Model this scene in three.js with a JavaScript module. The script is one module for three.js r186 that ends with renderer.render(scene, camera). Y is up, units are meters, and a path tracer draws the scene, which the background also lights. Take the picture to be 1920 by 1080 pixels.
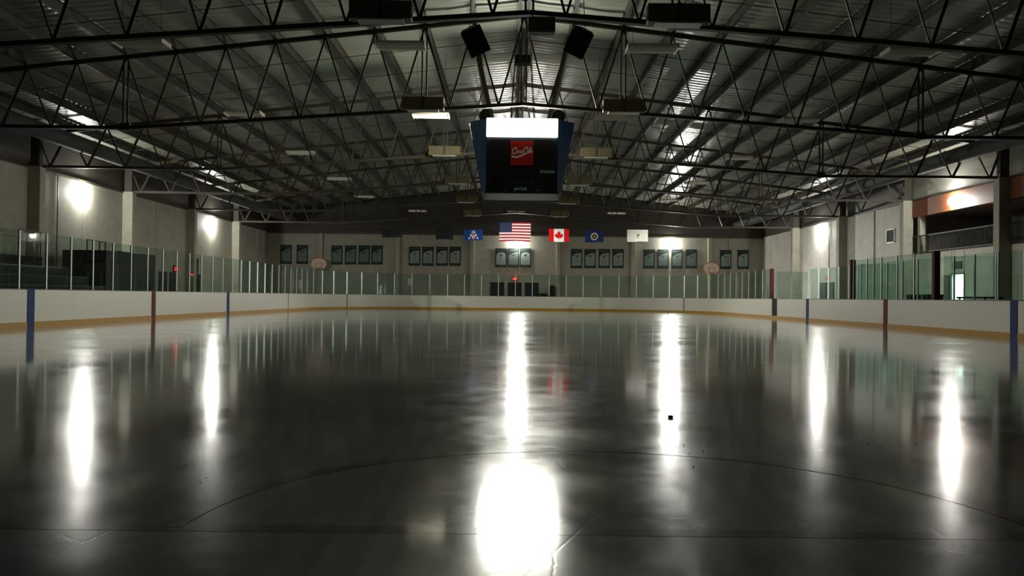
import * as THREE from 'three';
import { mergeGeometries } from 'three/addons/utils/BufferGeometryUtils.js';
import { RoundedBoxGeometry } from 'three/addons/geometries/RoundedBoxGeometry.js';
import { RectAreaLightUniformsLib } from 'three/addons/lights/RectAreaLightUniformsLib.js';

// ---------------------------------------------------------------- camera, light levels, exposure
RectAreaLightUniformsLib.init();
const scene = new THREE.Scene();
scene.background = new THREE.Color(0x000000);
const FPX = 1566, CAM_X = -0.32, CAM_Y = 0.95;
const camera = new THREE.PerspectiveCamera(2 * Math.atan(540 / FPX) * 180 / Math.PI, 16 / 9, 0.05, 200);
camera.position.set(CAM_X, CAM_Y, 0);
camera.rotation.order = 'YXZ';
camera.rotation.set(0.01066, -0.0013, 0.0114);
const renderer = new THREE.WebGLRenderer({ antialias: true });
renderer.toneMapping = THREE.LinearToneMapping;
renderer.toneMappingExposure = 1.0;
renderer.shadowMap.enabled = true;
const WALL_LAMP = 285, LAMP_POINT = 4;        // candela of a floodlight's beam and of its stray light
const WALL_LENS = 215;         // what the eye sees of the lens bowl
const SCORE_GLOW = 110, SCORE_SIDE = 205, SCORE_BACK = 28;
const LAMP_COLOR = new THREE.Color(1.0, 0.985, 0.91), PANEL_COLOR = new THREE.Color(1.0, 0.995, 0.86);

// ---------------------------------------------------------------- helpers
function rng(seed) { let a = seed; return () => { a |= 0; a = a + 0x6D2B79F5 | 0; let t = Math.imul(a ^ a >>> 15, 1 | a); t = t + Math.imul(t ^ t >>> 7, 61 | t) ^ t; return ((t ^ t >>> 14) >>> 0) / 4294967296; }; }
const V = (x, y, z) => new THREE.Vector3(x, y, z);
const used = {};
function numbered(name) { const n = used[name] = (used[name] ?? -1) + 1; return n ? `${name}_${String(n).padStart(3, '0')}` : name; }
function tag(o, label, category, group) { o.userData = { label, category }; if (group) o.userData.group = group; return o; }
function thing(name, label, category, pos = [0, 0, 0], turn = 0, group) {
  const o = new THREE.Group(); o.name = numbered(name); o.position.set(...pos); o.rotation.y = turn; scene.add(o);
  return tag(o, label, category, group);
}
function plain(g) { const h = g.index ? g.toNonIndexed() : g; for (const k of Object.keys(h.attributes)) if (!['position', 'normal', 'uv'].includes(k)) h.deleteAttribute(k); return h; }
function obj(name, geos, mat, parent) {
  const list = (Array.isArray(geos) ? geos : [geos]);
  const g = list.length === 1 ? list[0] : mergeGeometries(list.map(plain));
  const m = new THREE.Mesh(g, mat); m.name = parent ? name : numbered(name); m.castShadow = m.receiveShadow = true;
  (parent ?? scene).add(m); return m;
}
function struct(name, geos, mat, parent) { const m = obj(name, geos, mat, parent); if (!parent) m.userData.kind = 'structure'; return m; }
// uv in metres, from positions
function metreUV(g, s = 1) {
  const p = g.attributes.position, n = g.attributes.normal, uv = new Float32Array(p.count * 2);
  for (let i = 0; i < p.count; i++) {
    const ax = Math.abs(n.getX(i)), ay = Math.abs(n.getY(i)), az = Math.abs(n.getZ(i));
    const x = p.getX(i), y = p.getY(i), z = p.getZ(i);
    const [u, v] = ax > ay && ax > az ? [z, y] : ay > az ? [x, z] : [x, y];
    uv[2 * i] = u * s; uv[2 * i + 1] = v * s;
  }
  g.setAttribute('uv', new THREE.BufferAttribute(uv, 2)); return g;
}
function box(w, h, d, x = 0, y = 0, z = 0) { return metreUV(plain(new THREE.BoxGeometry(w, h, d).translate(x, y, z))); }
function span(x0, x1, y0, y1, z0, z1) { return box(Math.abs(x1 - x0), Math.abs(y1 - y0), Math.abs(z1 - z0), (x0 + x1) / 2, (y0 + y1) / 2, (z0 + z1) / 2); }
function rbox(w, h, d, r, x = 0, y = 0, z = 0) { return plain(new RoundedBoxGeometry(w, h, d, 2, r).translate(x, y, z)); }
// bars swept from a to b; plates are [across, up, width, height] in the bar's own section
function bar(a, b, plates, upHint = V(0, 1, 0)) {
  const dir = b.clone().sub(a), len = dir.length(); dir.normalize();
  let right = new THREE.Vector3().crossVectors(upHint, dir); if (right.lengthSq() < 1e-6) right.set(1, 0, 0); right.normalize();
  const up = new THREE.Vector3().crossVectors(dir, right).normalize();
  const m = new THREE.Matrix4().makeBasis(right, up, dir).setPosition(a.clone().add(b).multiplyScalar(0.5));
  return plates.map(([x, y, w, h]) => plain(new THREE.BoxGeometry(w, h, len).translate(x, y, 0).applyMatrix4(m)));
}
function rod(a, b, r, seg = 6) {
  const d = b.clone().sub(a), g = new THREE.CylinderGeometry(r, r, d.length(), seg);
  g.applyQuaternion(new THREE.Quaternion().setFromUnitVectors(V(0, 1, 0), d.clone().normalize()));
  return plain(g.translate((a.x + b.x) / 2, (a.y + b.y) / 2, (a.z + b.z) / 2));
}

// ---------------------------------------------------------------- textures and materials
function noiseTexture(size, octaves, seed, make, srgb) {
  const R = rng(seed), grids = octaves.map(([n, ny]) => { const m = ny ?? n; return { n, m, v: Float32Array.from({ length: n * m }, () => R()) }; });
  const data = new Uint8Array(size * size * 4), sm = (t) => t * t * (3 - 2 * t);
  for (let y = 0; y < size; y++) for (let x = 0; x < size; x++) {
    let s = 0, w = 0;
    octaves.forEach((o, k) => {
      const { n, m, v } = grids[k], wt = o[2] ?? 1, fx = x / size * n, fy = y / size * m, ix = Math.floor(fx), iy = Math.floor(fy), tx = sm(fx - ix), ty = sm(fy - iy);
      const at = (i, j) => v[(j % m) * n + (i % n)];
      s += wt * ((at(ix, iy) * (1 - tx) + at(ix + 1, iy) * tx) * (1 - ty) + (at(ix, iy + 1) * (1 - tx) + at(ix + 1, iy + 1) * tx) * ty); w += wt;
    });
    const c = make(s / w, R()), i = 4 * (y * size + x);
    data[i] = c[0]; data[i + 1] = c[1]; data[i + 2] = c[2]; data[i + 3] = 255;
  }
  const t = new THREE.DataTexture(data, size, size); t.wrapS = t.wrapT = THREE.RepeatWrapping; t.magFilter = THREE.LinearFilter; t.minFilter = THREE.LinearMipmapLinearFilter; t.generateMipmaps = true;
  if (srgb) t.colorSpace = THREE.SRGBColorSpace; t.needsUpdate = true; return t;
}
const tone = (base, amp) => (s, r) => base.map((b) => Math.max(0, Math.min(255, b + (s - 0.5) * amp + (r - 0.5) * amp * 0.35)));
const rep = (t, s) => { const c = t.clone(); c.repeat.set(s, s); c.needsUpdate = true; return c; };
const paintTex = noiseTexture(256, [[4, 4, 1], [13, 13, 0.7], [60, 60, 0.5], [128, 128, 0.5]], 11, tone([205, 201, 190], 46), true);
const grainTex = noiseTexture(256, [[24, 24, 1], [96, 96, 1]], 5, (s, r) => { const v = 255 * (0.7 * s + 0.3 * r); return [v, v, v]; });
const concreteTex = noiseTexture(256, [[5, 5, 1], [22, 22, 1], [90, 90, 0.7]], 21, tone([104, 102, 97], 40), true);
const woodTex = noiseTexture(256, [[3, 60, 1], [6, 128, 1], [8, 8, 0.4]], 31, (s, r) => [118 + (s - 0.5) * 70, 62 + (s - 0.5) * 44, 30 + (s - 0.5) * 24], true);
const iceBump = noiseTexture(512, [[6, 6, 1.2], [17, 17, 0.6], [60, 60, 0.12], [180, 180, 0.05]], 41, (s) => { const v = 255 * s; return [v, v, v]; });
{ // skate scratches, shallow arcs pressed into the ice relief
  const R = rng(91), d = iceBump.image.data, N = 512;
  for (let k = 0; k < 46; k++) {
    let x = R() * N, y = R() * N, a = R() * 6.28; const turn = (R() - 0.5) * 0.02, len = 60 + R() * 200, deep = 20 + R() * 40;
    for (let i = 0; i < len; i++) { x += Math.cos(a); y += Math.sin(a); a += turn; const q = 4 * (((Math.floor(y) % N + N) % N) * N + (Math.floor(x) % N + N) % N); for (let c = 0; c < 3; c++) d[q + c] = Math.max(0, d[q + c] - deep); }
  }
}
const iceRough = noiseTexture(512, [[7, 7, 1], [19, 19, 0.8], [64, 64, 0.5]], 43, (s, r) => { const v = 150 + (s - 0.5) * 150; return [v, Math.max(90, Math.min(255, v)), v]; });
const iceTex = noiseTexture(512, [[5, 5, 1], [20, 20, 0.6], [80, 80, 0.5], [200, 200, 0.4]], 47, tone([202, 210, 208], 34), true);
const mat = (color, roughness = 0.6, metalness = 0, extra = {}) => new THREE.MeshStandardMaterial({ color, roughness, metalness, ...extra });
const glow = (color, k) => new THREE.MeshStandardMaterial({ color: 0x111111, emissive: color, emissiveIntensity: k, roughness: 0.5 });
const M = {
  ice: new THREE.MeshPhysicalMaterial({ color: 0x9a9e9e, map: rep(iceTex, 0.22), roughness: 0.31, roughnessMap: rep(iceRough, 0.17), bumpMap: rep(iceBump, 0.3), bumpScale: 0.0012, ior: 1.33, specularIntensity: 1, clearcoat: 0.85, clearcoatRoughness: 0.085 }),
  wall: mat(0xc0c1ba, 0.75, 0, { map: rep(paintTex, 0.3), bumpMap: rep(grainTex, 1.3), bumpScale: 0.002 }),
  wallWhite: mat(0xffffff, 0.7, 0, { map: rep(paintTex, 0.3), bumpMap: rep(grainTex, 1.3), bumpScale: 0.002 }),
  pilaster: mat(0xc9c9c1, 0.75, 0, { map: rep(paintTex, 0.4) }),
  upper: mat(0x47443d, 0.6, 0.1, { bumpMap: rep(grainTex, 0.8), bumpScale: 0.001 }),
  upperLight: mat(0xa7a49a, 0.6, 0.1, { bumpMap: rep(grainTex, 0.8), bumpScale: 0.001 }),
  siding: mat(0x3b362f, 0.55, 0.1, { bumpMap: rep(grainTex, 0.7), bumpScale: 0.001 }),
  sheet: mat(0x85887a, 0.33, 0.1, { bumpMap: rep(grainTex, 0.5), bumpScale: 0.0015 }),
  deck: mat(0x3a3a38, 0.8),
  steel: mat(0x443e31, 0.6, 0.1), purlin: mat(0x2a251a, 0.65), duct: mat(0x333433, 0.75), pipe: mat(0x8d897d, 0.7),
  concrete: mat(0xffffff, 0.7, 0, { map: rep(concreteTex, 0.3) }),
  board: mat(0xd9d5c4, 0.42, 0, { bumpMap: rep(grainTex, 0.7), bumpScale: 0.0006 }), kick: mat(0xb5861c, 0.55), cap: mat(0x3a3734, 0.5),
  blue: mat(0x08306c, 0.75), red: mat(0x650f0a, 0.75), thinRed: mat(0x6a2a22, 0.4), black: mat(0x121413, 0.5), gate: mat(0x0e1412, 0.85), seam: mat(0x4d4a44, 0.6),
  glass: new THREE.MeshPhysicalMaterial({ color: new THREE.Color(0.8, 0.885, 0.845), roughness: 0, transmission: 1, thickness: 0, ior: 1.5, specularIntensity: 0.28 }),
  post: mat(0xd6d8d0, 0.45, 0.15), rail: mat(0x7c8078, 0.45, 0.5), redPad: mat(0x4f120e, 0.75),
  dark: mat(0x0b0b08, 0.8), darkGreen: mat(0x0d130f, 0.75), brown: mat(0xffffff, 0.55, 0, { map: rep(woodTex, 0.7) }), roomWall: mat(0x5c564c, 0.85),
  rail2: mat(0x2a2b22, 0.5, 0.3), seat: mat(0x14180f, 0.65), alu: mat(0x8d938f, 0.35, 0.7),
  fixture: mat(0xf0ead2, 0.5), fixtureEnd: mat(0xb9b5a6, 0.5), beige: mat(0x6a5f42, 0.65), tube: mat(0xecebe2, 0.3), cable: mat(0x35332c, 0.5),
  lampBody: mat(0x3b352d, 0.5, 0.3), lens: glow(LAMP_COLOR, WALL_LENS),
  navy: mat(0x0c1d2d, 0.45), scoreBlue: mat(0x1e4677, 0.45), scoreStrip: mat(0x5b6a6c, 0.45, 0.3), bracket: mat(0xb8bcae, 0.5, 0.2), ledOff: mat(0x0b0907, 0.4), digit: mat(0x2e1408, 0.5),
  scorePanel: glow(PANEL_COLOR, 3.2), scorePanelDim: glow(PANEL_COLOR, 2.4), scorePanelOff: mat(0xc9c8ba, 0.4), speaker: mat(0x0c0c0c, 0.7), grille: mat(0x141414, 0.85),
  white: mat(0xd9d9d0, 0.6), vent: mat(0x22231e, 0.6), doorBlack: mat(0x0c0d0c, 0.6), frame: mat(0x2c302c, 0.5, 0.2),
  orange: mat(0xa8431c, 0.5), backboard: mat(0xcdb9a4, 0.55), rope: mat(0x26251f, 0.7),
  debris: mat(0x171512, 0.8), snow: mat(0xe6ebea, 0.7), corridor: mat(0xdfe5e0, 0.7),
};
function canvasTex(w, h, draw) {
  const c = document.createElement('canvas'); c.width = w; c.height = h; draw(c.getContext('2d'), w, h);
  const t = new THREE.CanvasTexture(c); t.colorSpace = THREE.SRGBColorSpace; t.anisotropy = 4; return t;
}
// a flat panel with its picture on the front (+z) face only
function picture(w, h, d, tex, sideMat, extra = {}) {
  const g = new THREE.BoxGeometry(w, h, d), m = new THREE.MeshStandardMaterial({ map: tex, roughness: 0.6, ...extra });
  return [g, [sideMat, sideMat, sideMat, sideMat, m, sideMat]];
}
function objM(name, [g, mats], parent, x = 0, y = 0, z = 0) { const m = new THREE.Mesh(g, mats); m.name = parent ? name : numbered(name); m.position.set(x, y, z); m.castShadow = m.receiveShadow = true; (parent ?? scene).add(m); return m; }

// ---------------------------------------------------------------- dimensions
const HALF = 19.88, FAR = -66.9, NEAR = 6, WALL_TOP = 5.95;
const topY = (x) => 9.6 - 0.115 * Math.abs(x);                        // top chords
const roofY = (x) => topY(x) + 0.4;                                   // under the roof sheets
const lowY = (x) => Math.abs(x) > 12.24 ? 6.01 : 6.01 + 0.88 * (12.24 - Math.abs(x)) / 12.24;
const PANEL = HALF / 13, TRUSS_Z = [17.4, 25.65, 33.9, 42.15, 50.4, 58.65].map((z) => -z);

// ---------------------------------------------------------------- floor: concrete slab and the ice sheet
struct('floor', span(-24.5, 24.5, -0.3, -0.02, NEAR + 0.3, FAR - 0.3), M.concrete);
const RX = 12.95, ZC = -51.96, CR = 8.07, CX = RX - CR, END_Z = ZC - CR, NEAR_END = 0.1 + 0.85;
function rinkShape() {
  const s = new THREE.Shape(), nz = NEAR_END, r = CR;               // shape y = -z
  s.moveTo(RX, -(nz - r)); s.lineTo(RX, -ZC); s.absarc(CX, -ZC, r, 0, Math.PI / 2); s.lineTo(-CX, -END_Z); s.absarc(-CX, -ZC, r, Math.PI / 2, Math.PI);
  s.lineTo(-RX, -(nz - r)); s.absarc(-CX, -(nz - r), r, Math.PI, 1.5 * Math.PI); s.lineTo(CX, -nz); s.absarc(CX, -(nz - r), r, -Math.PI / 2, 0);
  return s;
}
const ice = struct('floor_ice', metreUV(plain(new THREE.ExtrudeGeometry(rinkShape(), { depth: 0.04, bevelEnabled: false, curveSegments: 24 }).rotateX(-Math.PI / 2).translate(0, -0.04, 0))), M.ice);
function iceInk(color) { const m = M.ice.clone(); m.color = new THREE.Color(color); return m; }
const inkRed = iceInk(0x4f3a34);
const onIce = (name, g, m) => struct(name, metreUV(plain(g)), m, ice);
onIce('goal_line', new THREE.BoxGeometry(22.4, 0.0006, 0.1).translate(0, 0.0003, -3.4), inkRed);
onIce('far_goal_line', new THREE.BoxGeometry(22.6, 0.0006, 0.055).translate(0, 0.0003, -56.68), inkRed);
onIce('crease_line', new THREE.RingGeometry(1.765, 1.85, 48, 1, 0, Math.PI).rotateX(-Math.PI / 2).translate(0.12, 0.0012, -3.4), inkRed);

// ---------------------------------------------------------------- walls
const wallFar = struct('wall_far', span(-HALF - 0.3, HALF + 0.3, -0.3, 10.3, FAR - 0.3, FAR - 0.04), M.upper);
const pilXFar = [-15.55, -9.4, -3.45, 3.45, 9.4, 15.55];
{
  const edges = [-HALF, ...pilXFar, HALF];
  for (let i = 0; i < edges.length - 1; i++) struct('wall_panel', span(edges[i] + 0.006, edges[i + 1] - 0.006, 0, 5.83, FAR - 0.05, FAR), M.wall, wallFar);
  for (const x of pilXFar) struct('pilaster', span(x - 0.14, x + 0.14, 0, 5.83, FAR, FAR + 0.3), M.pilaster, wallFar);
  struct('ledge', span(-HALF, HALF, 5.83, 5.95, FAR - 0.04, FAR + 0.06), M.steel, wallFar);
  for (let y = 5.95; y < 9.8; y += 0.3) {                            // lapped siding of the gable
    const w = Math.min(HALF, (10.0 - Math.max(y + 0.28, 0)) / 0.115 > 0 ? (10.0 - y - 0.05) / 0.115 : 0); if (w < 0.4) break;
    const g = plain(new THREE.BoxGeometry(2 * w, 0.3, 0.025)).rotateX(-0.07).translate(0, y + 0.15, FAR + 0.0);
    struct('siding_board', metreUV(g), M.siding, wallFar);
  }
}
function sideWall(side) {
  const s = side, name = s < 0 ? 'wall_left' : 'wall_right', X = s * HALF;
  const solid = (z0, z1, y0, y1) => span(X + s * 0.06, X + s * 0.32, y0, y1, z0, z1);
  let parts;
  if (s < 0) parts = [solid(NEAR, FAR, 2.86, 9), solid(NEAR, -43.3, -0.3, 2.86), solid(-45.9, FAR, -0.3, 2.86)];
  else parts = [solid(NEAR, FAR, 5.15, 9), solid(NEAR, -17.6, -0.3, 5.15), solid(-42.0, FAR, -0.3, 5.15), solid(-17.6, -37.2, -0.3, 3.36), solid(-38.25, -42.0, -0.3, 3.36), solid(-37.2, -38.25, 2.23, 3.36)];
  const w = struct(name, parts, M.upper);
  const bays = [NEAR, -0.9, -9.15, ...TRUSS_Z, FAR];
  for (let i = 0; i < bays.length - 1; i++) {
    const z0 = bays[i], z1 = bays[i + 1], zm = (z0 + z1) / 2;
    for (const [a, b] of [[z0, zm], [zm, z1]]) {
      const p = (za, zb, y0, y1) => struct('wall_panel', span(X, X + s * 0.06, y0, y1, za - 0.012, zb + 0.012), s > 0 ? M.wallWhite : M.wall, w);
      if (s < 0 && i === 6 && a === z0) { p(a, -43.3 + 0.012, 0, WALL_TOP); p(-43.3 - 0.012, -45.9 + 0.012, 2.86, WALL_TOP); p(-45.9 - 0.012, b, 0, WALL_TOP); }
      else if (s > 0 && i >= 3 && i <= 5) {                     // bays with the viewing balcony
        if (i === 5 && a === z0) { p(a, -37.2 + 0.012, 0, 3.3); p(-37.2 - 0.012, b, 2.23, 3.3); }
        else if (i === 5) { p(a, -38.25 + 0.012, 2.23, 3.3); p(-38.25 - 0.012, b, 0, 3.3); }
        else p(a, b, 0, 3.3);
        struct('upper_panel', span(X, X + s * 0.06, 6.0, 7.6, a - 0.01, b + 0.01), M.upperLight, w);
      } else p(a, b, 0, WALL_TOP);
    }
    if (i > 1) {
      struct('pilaster', span(X - s * 0.5, X, 0, 6.02, z0 - 0.2, z0 + 0.2), M.pilaster, w);
      struct('stub_column', span(X - s * 0.42, X - s * 0.05, 6.02, 7.62, z0 - 0.13, z0 + 0.13), M.steel, w);
    }
    struct('eave_trim', span(X - s * 0.03, X + s * 0.06, WALL_TOP, WALL_TOP + 0.1, z0 - 0.2, z1 + 0.2), M.steel, w);
  }
  return w;
}
const wallLeft = sideWall(-1), wallRight = sideWall(1);
struct('wall_near', span(-HALF - 0.3, HALF + 0.3, -0.3, 10.3, NEAR, NEAR + 0.3), M.upper);
// conduits running down the side walls beside the panel joints
for (const [w, x, z, y0] of [[wallLeft, -HALF + 0.03, -35.9, 0.2], [wallRight, HALF - 0.03, -53.0, 2.5], [wallRight, HALF - 0.03, -46.4, 1.2]])
  struct('conduit', rod(V(x, y0, z), V(x, WALL_TOP, z), 0.022, 6), M.cable, w);
// dark passage behind the opening in the left wall
struct('passage', [span(-HALF - 2.3, -HALF - 2.2, 0, 3, -43.1, -46.1), span(-HALF - 2.3, -HALF - 0.3, 2.86, 3, -43.1, -46.1), span(-HALF - 2.3, -HALF - 0.3, 0, 2.9, -43.1, -43.3), span(-HALF - 2.3, -HALF - 0.3, 0, 2.9, -45.9, -46.1)], M.roomWall, wallLeft);
// viewing balcony: room behind the openings, wooden fascia, railing
{
  const X = HALF;
  struct('balcony_room', [span(X + 0.3, X + 4.2, 3.2, 3.36, -17.5, -42.1), span(X + 0.3, X + 4.2, 5.3, 5.42, -17.5, -42.1), span(X + 4.1, X + 4.2, 3.3, 5.4, -17.5, -42.1), span(X + 0.3, X + 4.2, 3.3, 5.4, -17.5, -17.6), span(X + 0.3, X + 4.2, 3.3, 5.4, -42.0, -42.15)], M.roomWall, wallRight);
  for (const [z0, z1] of [[-17.65, -25.4], [-25.9, -33.65], [-34.15, -41.9]]) {
    struct('fascia', span(X - 0.06, X + 0.06, 5.15, 5.98, z0, z1), M.brown, wallRight);
    const g = []; for (let z = z0 - 0.06; z > z1; z -= 0.125) g.push(...bar(V(X - 0.02, 3.38, z), V(X - 0.02, 4.16, z), [[0, 0, 0.018, 0.018]]));
    const r = struct('balcony_rail', [span(X - 0.05, X + 0.01, 4.16, 4.21, z0, z1), span(X - 0.045, X + 0.005, 3.37, 3.41, z0, z1)], M.rail2, wallRight);
    struct('balusters', g, M.rail2, r);
  }
  struct('jamb', span(X - 0.02, X + 0.25, 3.3, 5.15, -41.2, -41.45), M.pilaster, wallRight);
}

// ---------------------------------------------------------------- ceiling: deck, foil faced sheets between the purlins, purlins, sag rods
const ceiling = (() => {
  const a = Math.atan(0.115), L = HALF / Math.cos(a) + 0.6, g = [];
  for (const s of [-1, 1]) g.push(metreUV(plain(new THREE.BoxGeometry(L, 0.16, NEAR - FAR + 0.6)).rotateZ(-s * a).translate(s * (HALF / 2 + 0.2), roofY(HALF / 2) + 0.19, (NEAR + FAR) / 2)));
  return struct('ceiling', g, M.deck);
})();
{
  const z0 = -9, z1 = FAR, pitch = 0.34, n = Math.round((z0 - z1) / pitch) * 8, R = rng(77);
  for (const s of [-1, 1]) for (let k = 0; k < 13; k++) {           // one ribbed strip from purlin to purlin, hanging a little between them
    const cols = 5, pos = [], uv = [], idx = [];
    const ph = R() * 6.28, sagK = 0.02 + 0.015 * R();
    for (let i = 0; i <= n; i++) for (let j = 0; j < cols; j++) {
      const t = j / (cols - 1), x = s * (k + t) * PANEL, z = z0 + (z1 - z0) * i / n;
      const rib = 0.006 * Math.sin(2 * Math.PI * (z / pitch)) + 0.004 * Math.sin(z * 0.9 + ph) - sagK * Math.sin(Math.PI * t);
      pos.push(x, roofY(x) + rib, z); uv.push(x, z);
    }
    for (let i = 0; i < n; i++) for (let j = 0; j < cols - 1; j++) { const a = i * cols + j, b = a + 1, c = a + cols, d = c + 1; if (s > 0) idx.push(a, b, c, b, d, c); else idx.push(a, c, b, b, c, d); }
    const g = new THREE.BufferGeometry(); g.setAttribute('position', new THREE.Float32BufferAttribute(pos, 3)); g.setAttribute('uv', new THREE.Float32BufferAttribute(uv, 2)); g.setIndex(idx); g.computeVertexNormals();
    struct('roof_sheet', g, M.sheet, ceiling);
  }
  const plates = [[0, 0, 0.014, 0.3], [0, 0.144, 0.085, 0.012], [0, -0.144, 0.095, 0.012]];
  for (let k = -13; k <= 13; k++) {
    const x = k * PANEL * (Math.abs(k) === 13 ? 0.99 : 1), y = topY(x) + 0.22;
    for (const dx of k === 0 ? [-0.13, 0.13] : [0]) struct('purlin', bar(V(x + dx, y, -9), V(x + dx, y, FAR + 0.05), plates), M.purlin, ceiling);
  }
  for (const zt of [-13.3, ...TRUSS_Z.map((z) => z - 4.1)]) for (const dz of [-1.35, 1.35]) for (const s of [-1, 1])
    struct('sag_rod', rod(V(0, topY(0) + 0.16, zt + dz), V(s * HALF * 0.99, topY(HALF) + 0.16, zt + dz), 0.012, 5), M.cable, ceiling);
}

// ---------------------------------------------------------------- roof trusses
const ordinal = ['first', 'second', 'third', 'fourth', 'fifth', 'sixth'];
const trussLabel = ['nearest steel roof truss, its lower chord across the top edge of the photo', 'second nearest steel roof truss, its lower chord passing just above the lit scoreboard',
  'third nearest steel roof truss, its lower chord running behind the hanging scoreboard', 'fourth nearest steel roof truss, beyond the scoreboard', 'fifth nearest steel roof truss, second from the far wall', 'farthest steel roof truss, next to the far wall above the flags'];
TRUSS_Z.forEach((z, t) => {
  const g = thing('roof_truss', trussLabel[t], 'truss', [0, 6, z], 0, 'steel trusses carrying the roof');
  const P = (x, y) => V(x, y - 6, 0), angle = [[-0.035, 0, 0.012, 0.11], [0.035, 0, 0.012, 0.11], [0, -0.05, 0.15, 0.012]];
  for (const s of [-1, 1]) {
    obj('top_chord', bar(P(0, topY(0)), P(s * HALF * 0.995, topY(HALF)), [[-0.035, 0, 0.012, 0.12], [0.035, 0, 0.012, 0.12], [0, 0.055, 0.16, 0.012]]), M.steel, g);
    obj('bottom_chord', [...bar(P(0, lowY(0)), P(s * 12.24, 6.01), angle), ...bar(P(s * 12.24, 6.01), P(s * 19.42, 6.03), angle)], M.steel, g);
    for (let k = 0; k < 13; k++) {
      const xb = (k + 0.5) * PANEL, w = k > 9 ? 0.07 : 0.05, pl = [[0, -w / 2, w, 0.008], [-w / 2, 0, 0.008, w]];
      if (xb > 19.2) { obj('web_diagonal', bar(P(s * k * PANEL, topY(k * PANEL)), P(s * 19.2, 6.05), pl, V(0, 0, 1)), M.steel, g); continue; }
      obj('web_diagonal', bar(P(s * k * PANEL, topY(k * PANEL)), P(s * xb, lowY(xb)), pl, V(0, 0, 1)), M.steel, g);
      obj('web_diagonal', bar(P(s * xb, lowY(xb)), P(s * Math.min((k + 1) * PANEL, 19.6), topY((k + 1) * PANEL)), pl, V(0, 0, 1)), M.steel, g);
    }
    for (const k of [2, 8]) for (const d of [-0.07, 0.07]) obj('hanger_post', bar(P(s * k * PANEL + d, topY(k * PANEL)), P(s * k * PANEL + d, lowY(k * PANEL)), [[0, 0, 0.045, 0.045]], V(0, 0, 1)), M.steel, g);
    obj('gusset', box(0.3, 0.22, 0.1, s * 8 * PANEL, 6.05 - 6, 0), M.steel, g);
  }
  for (const d of [-0.08, 0.08]) obj('hanger_post', bar(P(d, topY(0)), P(d, lowY(0)), [[0, 0, 0.045, 0.045]], V(0, 0, 1)), M.steel, g);
});
// beige boxes strapped to the trusses
{
  const proto = new THREE.Group();
  obj('housing', rbox(1.28, 0.38, 0.3, 0.02), M.beige, proto); obj('strap', box(0.09, 0.4, 0.32), M.steel, proto); obj('lower_tray', box(0.95, 0.03, 0.34, 0, -0.21, 0), M.fixtureEnd, proto);
  TRUSS_Z.forEach((z, t) => [-1, 1].forEach((s) => {
    const b = proto.clone(); b.name = numbered('box_unit'); b.position.set(s * 2 * PANEL, lowY(2 * PANEL) + 0.13, z + 0.26); scene.add(b);
    tag(b, `beige metal box strapped to the ${ordinal[t]} nearest roof truss, ${s < 0 ? 'left' : 'right'} of the scoreboard`, 'box', 'beige boxes on the trusses');
  }));
}
// eave ducts and pipes
for (const s of [-1, 1]) {
  const side = s < 0 ? 'left' : 'right';
  const d = thing('air_duct', `long round dark air duct threaded through the trusses above the ${side} wall`, 'duct', [s * 17.6, 6.85, 0]);
  for (let z = -9.2, i = 0; z > -66; z -= 6.3, i++) {
    const z1 = Math.max(z - 6.28, -66.4);
    obj('duct_section', rod(V(0, 0, z), V(0, 0, z1), 0.31, 20), M.duct, d); obj('joint_ring', rod(V(0, 0, z - 0.02), V(0, 0, z + 0.05), 0.325, 20), M.duct, d);
  }
  const p = obj('pipe', rod(V(s * 18.36, 6.86, -9), V(s * 18.36, 6.86, -66.5), 0.035, 8), M.pipe); tag(p, `thin pale pipe running the length of the hall above the ${side} wall`, 'pipe');
}

// ---------------------------------------------------------------- unlit ceiling fixtures
{
  const proto = new THREE.Group();
  obj('housing', box(1.25, 0.07, 0.62, 0, 0.05, 0), M.fixture, proto);
  for (const x of [-0.64, 0.64]) obj('end_plate', box(0.025, 0.12, 0.62, x, 0.03, 0), M.fixtureEnd, proto);
  for (let i = 0; i < 6; i++) obj('tube', rod(V(-0.6, 0, -0.25 + i * 0.1), V(0.6, 0, -0.25 + i * 0.1), 0.013, 8), M.tube, proto);
  const rows = [21.5, 29.8, 38.0, 46.3, 54.5], cols = [[-9.93, 'far left column'], [-3.25, 'column left of the scoreboard'], [3.25, 'column right of the scoreboard'], [9.93, 'far right column']];
  const add = (x, z, label) => {
    const f = proto.clone(); f.name = numbered('ceiling_light'); f.position.set(x, 7.36, z); scene.add(f); tag(f, label, 'ceiling light', 'unlit tube light fixtures under the roof');
    for (const dx of [-0.5, 0.5]) obj('hanger_wire', rod(V(dx, 0.08, 0), V(dx, roofY(x + dx) - 7.42, 0), 0.006, 5), M.cable, f);
  };
  rows.forEach((z, r) => cols.forEach(([x, n]) => add(x, -z, `unlit pale tube light fixture, ${ordinal[r]} from the camera in the ${n}`)));
  [[-7.5, 'leftmost'], [0.02, 'middle'], [7.65, 'rightmost']].forEach(([x, n]) => add(x, -63.4, `unlit tube light fixture close to the far wall, ${n} of the three above the flags`));
}

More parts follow.
